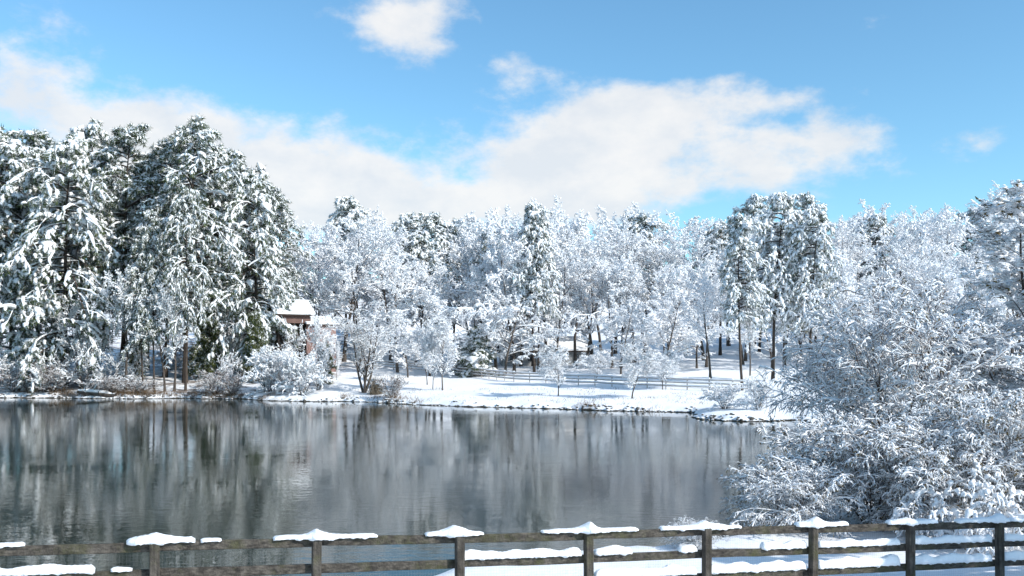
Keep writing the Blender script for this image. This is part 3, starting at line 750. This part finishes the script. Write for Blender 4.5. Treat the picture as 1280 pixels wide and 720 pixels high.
for bay in range(len(posts)-1):
    a, b = posts[bay]+0.004, posts[bay+1]-0.004
    for r, dz in enumerate((0.0, 0.42, 0.84)):
        gg = Geo(); m = 7; V = []
        e0, e1 = rf.normal(0, 0.008, 2)
        for i in range(m):
            t = i/(m-1); s = a+(b-a)*t
            z1 = topz(s)-dz+e0*(1-t)+e1*t - 0.012*math.sin(pi*t)*rf.random()
            n0 = -0.0745
            for (n, z) in ((n0, z1-0.01), (n0-0.008, z1), (n0-RT, z1), (n0-RT, z1-RH), (n0-0.008, z1-RH), (n0, z1-RH+0.01)):
                V.append(fp(s, n, z+rf.normal(0, 0.0015)))
        q = [[i*6+j, i*6+(j+1) % 6, i*6+6+(j+1) % 6, i*6+6+j] for i in range(m-1) for j in range(6)]
        gg.add(V, q + [[0, 1, 4, 5], [1, 2, 3, 4]] + [[(m-1)*6+5, (m-1)*6+4, (m-1)*6+1, (m-1)*6], [(m-1)*6+4, (m-1)*6+3, (m-1)*6+2, (m-1)*6+1]])
        link('rail', gg.mesh('rail', M['fence'], False), fence)
    # welded wire mesh behind the rails
    gg = Geo(); n = -0.0745-RT-0.006; r = 0.0007
    Pv = np.array([[fp(s, n, topz(s)-0.06), fp(s, n, topz(s)-1.2)] for s in np.arange(a, b, 0.05)])
    Ph = np.array([[fp(a, n-0.003, topz(a)-0.06-z), fp(b, n-0.003, topz(b)-0.06-z)] for z in np.arange(0, 1.15, 0.05)])
    for PP in (Pv, Ph): gg.add(*tube(PP, np.full(PP.shape[:2], r), 3))
    tag(link('wire_mesh', gg.mesh('wire_mesh', M['wire']), fence), kind='stuff')

def snow_strip(s0, s1, drop, peaks, hgt, seed, w=0.10, front=0.03, name='snow_cap'):
    """a bank of snow lying on a rail from s0 to s1, with humps over the posts"""
    r = np.random.default_rng(seed)
    m = max(8, int((s1-s0)/0.025)); k = 15
    s = np.linspace(s0, s1, m)
    t = (s-s0)/(s1-s0)
    def sm(amp, f):
        x = r.uniform(0, 6.28, 4); return amp*sum(np.sin(s*f*(1+0.6*i)+x[i])/(1+i*0.5) for i in range(4))/2
    h = hgt*(1+sm(0.30, 6))*np.minimum(1, np.minimum(t, 1-t)*(s1-s0)/0.07+0.15)**0.5
    wd = w*(1+sm(0.2, 9))*np.minimum(1, np.minimum(t, 1-t)*(s1-s0)/0.05+0.3)**0.5
    sag = 0.016+np.maximum(0, sm(0.045, 13))+np.maximum(0, sm(0.02, 37))
    rough = np.stack([sm(0.006, 31+7*q) for q in range(17)], 1)
    off = np.zeros(m)
    for (sp, ph, pw) in peaks:
        gsn = np.exp(-(np.abs(s-sp)/pw)**1.35); h = h+ph*gsn; wd = wd+0.035*gsn; off = off+0.055*gsn
    a = np.linspace(0, pi, k)
    V = np.zeros((m, k+2, 3))
    for i in range(m):
        z0 = topz(s[i])-drop
        nc = -0.0745-RT/2+off[i]
        for j in range(k):
            ca, sa = cos(a[j]), sin(a[j])
            n = nc+wd[i]*np.sign(ca)*abs(ca)**0.8
            z = z0+h[i]*sa**0.8
            if j == 0: z -= sag[i]*0.6
            V[i, j] = fp(s[i], n, z+0.003)
        V[i, k] = fp(s[i], nc-wd[i]*0.6, z0-0.012); V[i, k+1] = fp(s[i], nc+wd[i]*0.6, z0-0.012-sag[i]*0.2)
    V[:, :, 2] += rough*np.array([1]+[1]*(k-1)+[0, 0])*np.minimum(1, h/0.05)[:, None]
    V += r.normal(0, 0.0022, V.shape)
    kk = k+2
    q = [[i*kk+j, i*kk+(j+1) % kk, (i+1)*kk+(j+1) % kk, (i+1)*kk+j] for i in range(m-1) for j in range(kk)]
    gg = Geo(); V2 = V.reshape(-1, 3)
    c0, c1 = V[0].mean(0), V[-1].mean(0)
    n0 = len(V2); V2 = np.vstack([V2, c0, c1])
    gg.add(V2, q, [[(j+1) % kk, j, n0] for j in range(kk)]+[[(m-1)*kk+j, (m-1)*kk+(j+1) % kk, n0+1] for j in range(kk)])
    return link(name, gg.mesh(name, M['snow']), fence)
S = fence_s
top_caps = [(-60, 30, None, .03), (158, 244, 197, .05), (251, 277, None, .028), (342, 473, 393, .035), (533, 606, 568, .03), (679, 800, 737, .035), (828, 929, 881, .045),
            (998, 1063, 1018, .06), (1113, 1175, 1134, .06), (1199, 1264, 1250, .06), (1266, 1340, None, .05)]
for i, (x0, x1, pk, h) in enumerate(top_caps):
    snow_strip(S(x0), S(x1), 0.0, [(S(pk)+rf.normal(0, 0.025), (0.12 if pk < 1000 else 0.085)*rf.uniform(0.7, 1.2), rf.uniform(0.10, 0.19)), (S(pk)+rf.uniform(-0.3, 0.3), 0.03, 0.14)] if pk else [], h, 100+i, 0.085)
for i, (x0, x1, h) in enumerate([(-70, 118, .10), (138, 165, .04), (577, 729, .11), (745, 792, .11), (851, 874, .09), (955, 1011, .11), (1025, 1128, .10), (1142, 1243, .12), (1257, 1360, .12)]):
    snow_strip(S(x0), S(x1), 0.42, [], h, 200+i, 0.08)
for i, (x0, x1, h) in enumerate([(745, 873, .13), (888, 1011, .14), (1025, 1128, .16), (1142, 1243, .15), (1257, 1360, .15)]):
    snow_strip(S(x0), S(x1), 0.84, [], h, 300+i, 0.08)

# ------------------------------------------------------------------ lawn fence (far)
far_pts = [hit(470, 461), hit(520, 464), hit(560, 468), hit(600, 472), hit(640, 477), hit(700, 480), hit(760, 483), hit(830, 486), hit(900, 489), hit(965, 491)]
seg = np.array(far_pts)[:, :2]
cum = np.concatenate([[0], np.cumsum(np.linalg.norm(np.diff(seg, axis=0), axis=1))])
lf = empty('lawn_fence', tuple(float(v) for v in far_pts[0]))
tag(lf, 'long grey post and rail fence across the far end of the lawn', 'fence')
L0 = np.array(lf.location)
sp = np.arange(0, cum[-1], 2.4)
PX = np.stack([np.interp(sp, cum, seg[:, 0]), np.interp(sp, cum, seg[:, 1])], 1)
PZ = height(PX[:, 0], PX[:, 1])
for i in range(len(sp)):
    gg = Geo(); gg.box(np.array([PX[i, 0], PX[i, 1], PZ[i]+0.45])-L0, (0.11, 0.11, 1.5)); po = link('post', gg.mesh('post', M['grey_fence'], False), lf)
    gs = Geo(); V, q = tube(np.array([[[0, 0, 1.20], [0, 0, 1.24], [0, 0, 1.30], [0, 0, 1.33]]])+(np.array([PX[i, 0], PX[i, 1], PZ[i]])-L0), np.array([[.10, .11, .07, .005]]), 7); gs.add(V, q)
    link('snow_cap', gs.mesh('snow_cap', M['snow']), po)
    if i:
        for zz in (0.35, 0.72, 1.08):
            a = np.array([PX[i-1, 0], PX[i-1, 1], PZ[i-1]+zz])-L0; b = np.array([PX[i, 0], PX[i, 1], PZ[i]+zz])-L0
            gg = Geo(); off = np.array([0, -0.09, 0])
            V, q = tube(np.array([[a+off, b+off]]), np.array([[0.06, 0.06]]), 4, 1.0); gg.add(V, q)
            ra = link('rail', gg.mesh('rail', M['grey_fence'], False), lf)
            gs = Geo(); mm = np.linspace(0, 1, 7)[None, :, None]
            Q = (a+off)[None, None]*(1-mm)+(b+off)[None, None]*mm; Q[..., 2] += 0.10
            V, q = tube(Q, 0.06*rf.uniform(0.5, 1.3, (1, 7)), 5); gs.add(V, q)
            link('snow', gs.mesh('snow', M['snow']), ra)

# ------------------------------------------------------------------ cabin on the left bank
cl = on_ground(347, 117)
CE = 10.2                                        # eave height
cabin = empty('cabin', (float(cl[0]), float(cl[1]), float(cl[2])), radians(33))
tag(cabin, 'brown wooden cabin with a snow-covered gable roof behind the bushes', 'cabin')
ev = CE-cl[2]; Ln, Wd, Rs = 4.3, 4.2, 1.35
def part(name, gg, m, parent=cabin, sm=False): return link(name, gg.mesh(name, m, sm), parent)
part('wall', Geo().box((Ln/2, 0, ev-0.65), (Ln, 0.2, 1.3)), M['siding'])
part('wall', Geo().box((Ln/2, Wd, (ev-0.6)/2), (Ln, 0.2, ev+0.6)), M['siding'])
gg = Geo(); gg.add([[0.1, 0.1, -0.6], [0.1, Wd-0.1, -0.6], [0.1, Wd-0.1, ev], [0.1, Wd/2, ev+Rs], [0.1, 0.1, ev], [0.3, 0.1, -0.6], [0.3, Wd-0.1, -0.6], [0.3, Wd-0.1, ev], [0.3, Wd/2, ev+Rs], [0.3, 0.1, ev]],
       [[0, 4, 9, 5], [1, 6, 7, 2], [0, 5, 6, 1], [4, 3, 8, 9], [3, 2, 7, 8]], [[0, 1, 2], [0, 2, 3], [0, 3, 4], [5, 7, 6], [5, 8, 7], [5, 9, 8]])
ge = part('gable_wall', gg, M['dark_wood_and_shade'])  # gable faces away from the sun: its shade is put into the dark colour
wn_ = part('window', Geo().box((0.06, Wd/2, ev-0.25), (0.09, 1.0, 1.1)), M['grey_fence'])
part('pane', Geo().box((0.0, Wd/2, ev-0.25), (0.05, 0.84, 0.94)), M['glass'], wn_)
part('back_wall', Geo().box((Ln, Wd/2, (ev-0.6)/2), (0.2, Wd, ev+0.6)), M['siding'])
part('lower_wall', Geo().box((Ln/2, 0.9, (ev-1.9)/2), (Ln-0.3, 0.2, ev-0.7)), M['dark_wood_and_shade'])  # dark colour stands in for the shade of the porch void
for i in range(7):   # board edges on the lit wall
    part('siding_board', Geo().box((Ln/2, -0.115, ev-0.12-i*0.18), (Ln, 0.03, 0.165)), M['siding'])
for x in (0.15, Ln/2, Ln-0.15): part('porch_post', Geo().box((x, 0.12, (ev-1.9)/2), (0.18, 0.18, ev-0.7)), M['dark_wood_and_shade'])
def roof(x0, x1, ye, ym, ze, zr, t, m, name, parent, sm=False):
    gg = Geo(); a = np.array([[ye, ze], [ym, zr]]); V = []
    for x in (x0, x1):
        V += [[x, ye, ze], [x, ym, zr], [x, 2*ym-ye, ze], [x, 2*ym-ye, ze+t], [x, ym, zr+t], [x, ye, ze+t]]
    q = [[j, (j+1) % 6, 6+(j+1) % 6, 6+j] for j in range(6)]+[[0, 5, 4, 1], [1, 4, 3, 2], [6, 7, 10, 11], [7, 8, 9, 10]]
    gg.add(V, q); return link(name, gg.mesh(name, m, sm), parent)
ro = roof(-0.7, Ln+0.5, -0.7, Wd/2, ev-0.33, ev+Rs+0.12, 0.14, M['dark_wood_and_shade'], 'roof', cabin)
roof(-0.68, Ln+0.48, -0.66, Wd/2, ev-0.33+0.15, ev+Rs+0.27, 0.26, M['snow'], 'roof_snow', ro)
# lower wing at the right
wx0, wx1 = Ln-0.6, Ln+3.4
part('wing_wall', Geo().box(((wx0+wx1)/2, -0.3, (ev-2.34)/2), (wx1-wx0, 0.2, ev-0.54)), M['pink_brick'])
part('wing_wall', Geo().box((wx1-0.003, 1.65, (ev-2.34)/2), (0.2, 3.7, ev-0.54)), M['pink_brick'])
gg = Geo(); gg.add([[wx0-.2, -0.9, ev-1.55], [wx1+.4, -0.9, ev-1.55], [wx1+.4, 3.6, ev-0.55], [wx0-.2, 3.6, ev-0.55], [wx0-.2, -0.9, ev-1.4], [wx1+.4, -0.9, ev-1.4], [wx1+.4, 3.6, ev-0.4], [wx0-.2, 3.6, ev-0.4]],
       [[3, 2, 1, 0], [4, 5, 6, 7], [0, 1, 5, 4], [1, 2, 6, 5], [2, 3, 7, 6], [3, 0, 4, 7]])
wr = part('wing_roof', gg, M['dark_wood_and_shade'])
gg = Geo(); gg.add([[wx0-.15, -0.85, ev-1.385], [wx1+.36, -0.85, ev-1.385], [wx1+.36, 3.55, ev-0.385], [wx0-.15, 3.55, ev-0.385], [wx0-.12, -0.8, ev-1.17], [wx1+.3, -0.8, ev-1.17], [wx1+.3, 3.5, ev-0.17], [wx0-.12, 3.5, ev-0.17]],
       [[3, 2, 1, 0], [4, 5, 6, 7], [0, 1, 5, 4], [1, 2, 6, 5], [2, 3, 7, 6], [3, 0, 4, 7]])
part('roof_snow', gg, M['snow'], wr)

# ------------------------------------------------------------------ grey house between the trunks
hl = on_ground(628, 140)
house = empty('grey_house', (float(hl[0]), float(hl[1]), float(hl[2])), radians(4))
tag(house, 'low grey house with a snowy roof behind the tall trunks', 'house')
eh = ztop(439, 140)-hl[2]; HL, HW = 13.0, 7.0; rz_ = ztop(421, 144)-hl[2]
for (c, s_) in [((HL/2, 0, eh/2-0.5), (HL, 0.2, eh+1)), ((HL/2, HW, eh/2-0.5), (HL, 0.2, eh+1)), ((0, HW/2, eh/2-0.5), (0.2, HW-0.2, eh+1)), ((HL, HW/2, eh/2-0.5), (0.2, HW-0.2, eh+1))]:
    part('wall', Geo().box(c, s_), M['grey_siding'], house)
for x in (1.6, 4.4, 8.8, 11.3):
    w_ = part('window', Geo().box((x, -0.12, eh*0.55), (1.1, 0.06, 1.2)), M['grey_siding'], house)
    part('pane', Geo().box((x, -0.165, eh*0.55), (0.9, 0.04, 1.0)), M['glass'], w_)
part('door', Geo().box((6.6, -0.13, 0.95), (0.95, 0.08, 1.95)), M['dark_wood_and_shade'], house)
ho = roof(-0.5, HL+0.5, -0.6, HW/2, eh-0.1, rz_-0.3, 0.16, M['dark_wood_and_shade'], 'roof', house)
roof(-0.48, HL+0.48, -0.56, HW/2, eh+0.07, rz_-0.13, 0.25, M['snow'], 'roof_snow', ho)

# ------------------------------------------------------------------ shore details
def blob(seed, n=9, m=6):
    r = np.random.default_rng(seed); V = []
    for i in range(1, m):
        for j in range(n):
            a = 2*pi*j/n; b = pi*i/m; V.append([sin(b)*cos(a), sin(b)*sin(a), cos(b)])
    V.append([0, 0, 1]); V.append([0, 0, -1]); V = np.array(V)
    for _ in range(6):
        d = norm(r.normal(0, 1, 3)); V -= 0.22*np.maximum(0, V@d-0.55)[:, None]*d
    V *= (1+r.normal(0, 0.05, (len(V), 1)))
    q = [[(i)*n+j, (i+1)*n+j, (i+1)*n+(j+1) % n, i*n+(j+1) % n] for i in range(m-2) for j in range(n)]
    t = [[j, (j+1) % n, (m-1)*n] for j in range(n)] + [[(m-2)*n+(j+1) % n, (m-2)*n+j, (m-1)*n+1] for j in range(n)]
    return V, q, t
BL = [blob(i) for i in range(5)]
# small stones and clods along the far waterline: nobody could count them
rr = np.random.default_rng(77); gst = Geo(); gsn = Geo()
for i in range(380):
    x = rr.uniform(-10, 985) if rr.random() < 0.55 else rr.choice([rr.uniform(690, 975), rr.uniform(60, 330), rr.uniform(470, 520)])
    k = np.interp((x-CX)/F, [p[0]/p[1] for p in pond[1:21]], np.arange(1, 21)); i0 = int(k); w = k-i0
    p = pond[i0]*(1-w)+pond[min(i0+1, 20)]*w
    y = p[1]+rr.normal(0.15, 0.35); X = (x-CX)/F*y
    z = max(0.0, float(height(np.array(X), np.array(y))))
    s = rr.uniform(0.05, 0.14)*(1.6 if rr.random() < 0.12 else 1)
    V, q, t = BL[i % 5]; V = (V*np.array([1.4, 1, 0.75])*s) @ rotz(rr.random()*6).T
    gst.add(V+np.array([X, y, z+s*0.1]), q, t)
    if rr.random() < 0.75:
        gsn.add(V*np.array([1.02, 1.02, 0.6])+np.array([X+rr.normal(0, .02), y+0.05, z+s*0.62]), q, t)
st = link('shoreline_stones', gst.mesh('shoreline_stones', M['rock']))
tag(st, 'dark stones and clods along the far waterline', 'stones', kind='stuff')
ss = link('stone_snow', gsn.mesh('stone_snow', M['snow']), st); ss['kind'] = 'stuff'

# dry grass fringes
def grass(name, spots, label, h=0.9, seed=3, n=90, rad=0.7):
    r = np.random.default_rng(seed); gg = Geo()
    for (px, py, w) in spots:
        c = hit(px, py); N = int(n*w)
        x = c[0]+r.normal(0, rad*w, N); y = c[1]+r.normal(0, rad*0.6, N); z = height(x, y)
        ok = z > 0.0; x, y, z = x[ok], y[ok], z[ok]; N = len(x)
        d = np.stack([r.normal(0, 0.35, N), r.normal(0, 0.35, N), np.ones(N)], 1)
        P = grow(np.stack([x, y, z-0.03], 1), d, h*r.uniform(0.5, 1.2, N), 4, r, 0, 0.5, 0.1)
        gg.add(*tube(P, np.linspace(0.014, 0.004, 4)[None]*np.ones((N, 1)), 3))
    o = link(name, gg.mesh(name, M['dry_grass'])); tag(o, label, 'grass', kind='stuff'); return o
grass('dry_grass', [(110, 494, 1.5), (140, 494, 1.8), (165, 494, 2), (185, 494, 1.4), (210, 495, 1.2), (240, 496, 1.4), (262, 496, 1.6), (290, 496, 1.2), (80, 492, 1.2), (40, 491, 1)], 'brown dry grass along the left waterline', 1.0, 3, 110)
grass('shore_grass', [(474, 497, 1.0), (486, 499, 1.3), (500, 500, 1.0), (520, 502, 0.7), (725, 510, 0.8), (738, 511, 0.8), (812, 514, 0.8), (430, 496, .6)], 'dry grass tufts along the lawn waterline', 0.6, 4, 80)
# withered stems poking through the lawn snow
gg = Geo(); r = np.random.default_rng(31)
for q in range(90):
    c = hit(r.uniform(430, 880), r.uniform(486, 506)); N = int(r.integers(4, 16))
    x = c[0]+r.normal(0, 0.5, N); y = c[1]+r.normal(0, 0.5, N); z = height(x, y); ok = z > 0.1
    if ok.any():
        x, y, z = x[ok], y[ok], z[ok]; N = len(x)
        P = grow(np.stack([x, y, z-0.03], 1), np.stack([r.normal(0, .5, N), r.normal(0, .5, N), np.ones(N)], 1), r.uniform(0.12, 0.4, N), 3, r, 0, 0.3, 0.1)
        gg.add(*tube(P, np.array([[0.014, 0.01, 0.005]])*np.ones((N, 1)), 3))
tag(link('lawn_stems', gg.mesh('lawn_stems', M['tan_grass'])), 'thin withered stems poking through the snow of the lawn', 'grass', kind='stuff')
# dry ornamental grass clump beside the vase shaped tree
c = hit(470, 493); r = np.random.default_rng(9); N = 420; gg = Geo()
x = c[0]+r.normal(0, 0.33, N); y = c[1]+r.normal(0, 0.33, N)
P = grow(np.stack([x, y, height(x, y)-0.05], 1), np.stack([r.normal(0, .13, N), r.normal(0, .13, N), np.ones(N)], 1), 2.1*r.uniform(0.3, 1.1, N)**1.2, 4, r, 0, 0.3, 0.12)
P -= c; gg.add(*tube(P, np.linspace(0.022, 0.006, 4)[None]*np.ones((N, 1)), 3))
tag(link('ornamental_grass', gg.mesh('ornamental_grass', M['tan_grass']), None, tuple(float(v) for v in c)), 'upright clump of tan dry grass at the foot of the vase-shaped tree', 'grass clump')

# fallen log with snow at the left waterline
c = hit(118, 496)
lg = empty('fallen_log', tuple(float(v) for v in c)); tag(lg, 'dark fallen log topped with snow at the left waterline', 'log')
r = np.random.default_rng(14)
P = np.array([[[-2.0, 0.3, 0.5], [-1.2, 0.1, 0.42], [0, 0, 0.3], [1.2, -0.15, 0.2], [2.4, -0.2, 0.05]]])
R = np.array([[0.18, 0.2, 0.22, 0.24, 0.26]])
gg = Geo(); gg.add(*tube(P, R, 9)); link('wood', gg.mesh('wood', M['bark']), lg)
bl, br, _, _ = spawn(P, R, 16, 0.0, 0.9, 1.1, 1.7, 5, r, 0.08, 0, 0.15, 0.25, rmin=0.02)
gg = Geo(); gg.add(*tube(bl, br, 4)); link('dead_branch', gg.mesh('dead_branch', M['bark']), lg)
gg = Geo(); gg.add(*snow_on(P, R*0.8, r, 0.10, 1.1, 7)); gg.add(*snow_on(bl, br, r, 0.06, 0.9, 4)); link('snow', gg.mesh('snow', M['snow']), lg)
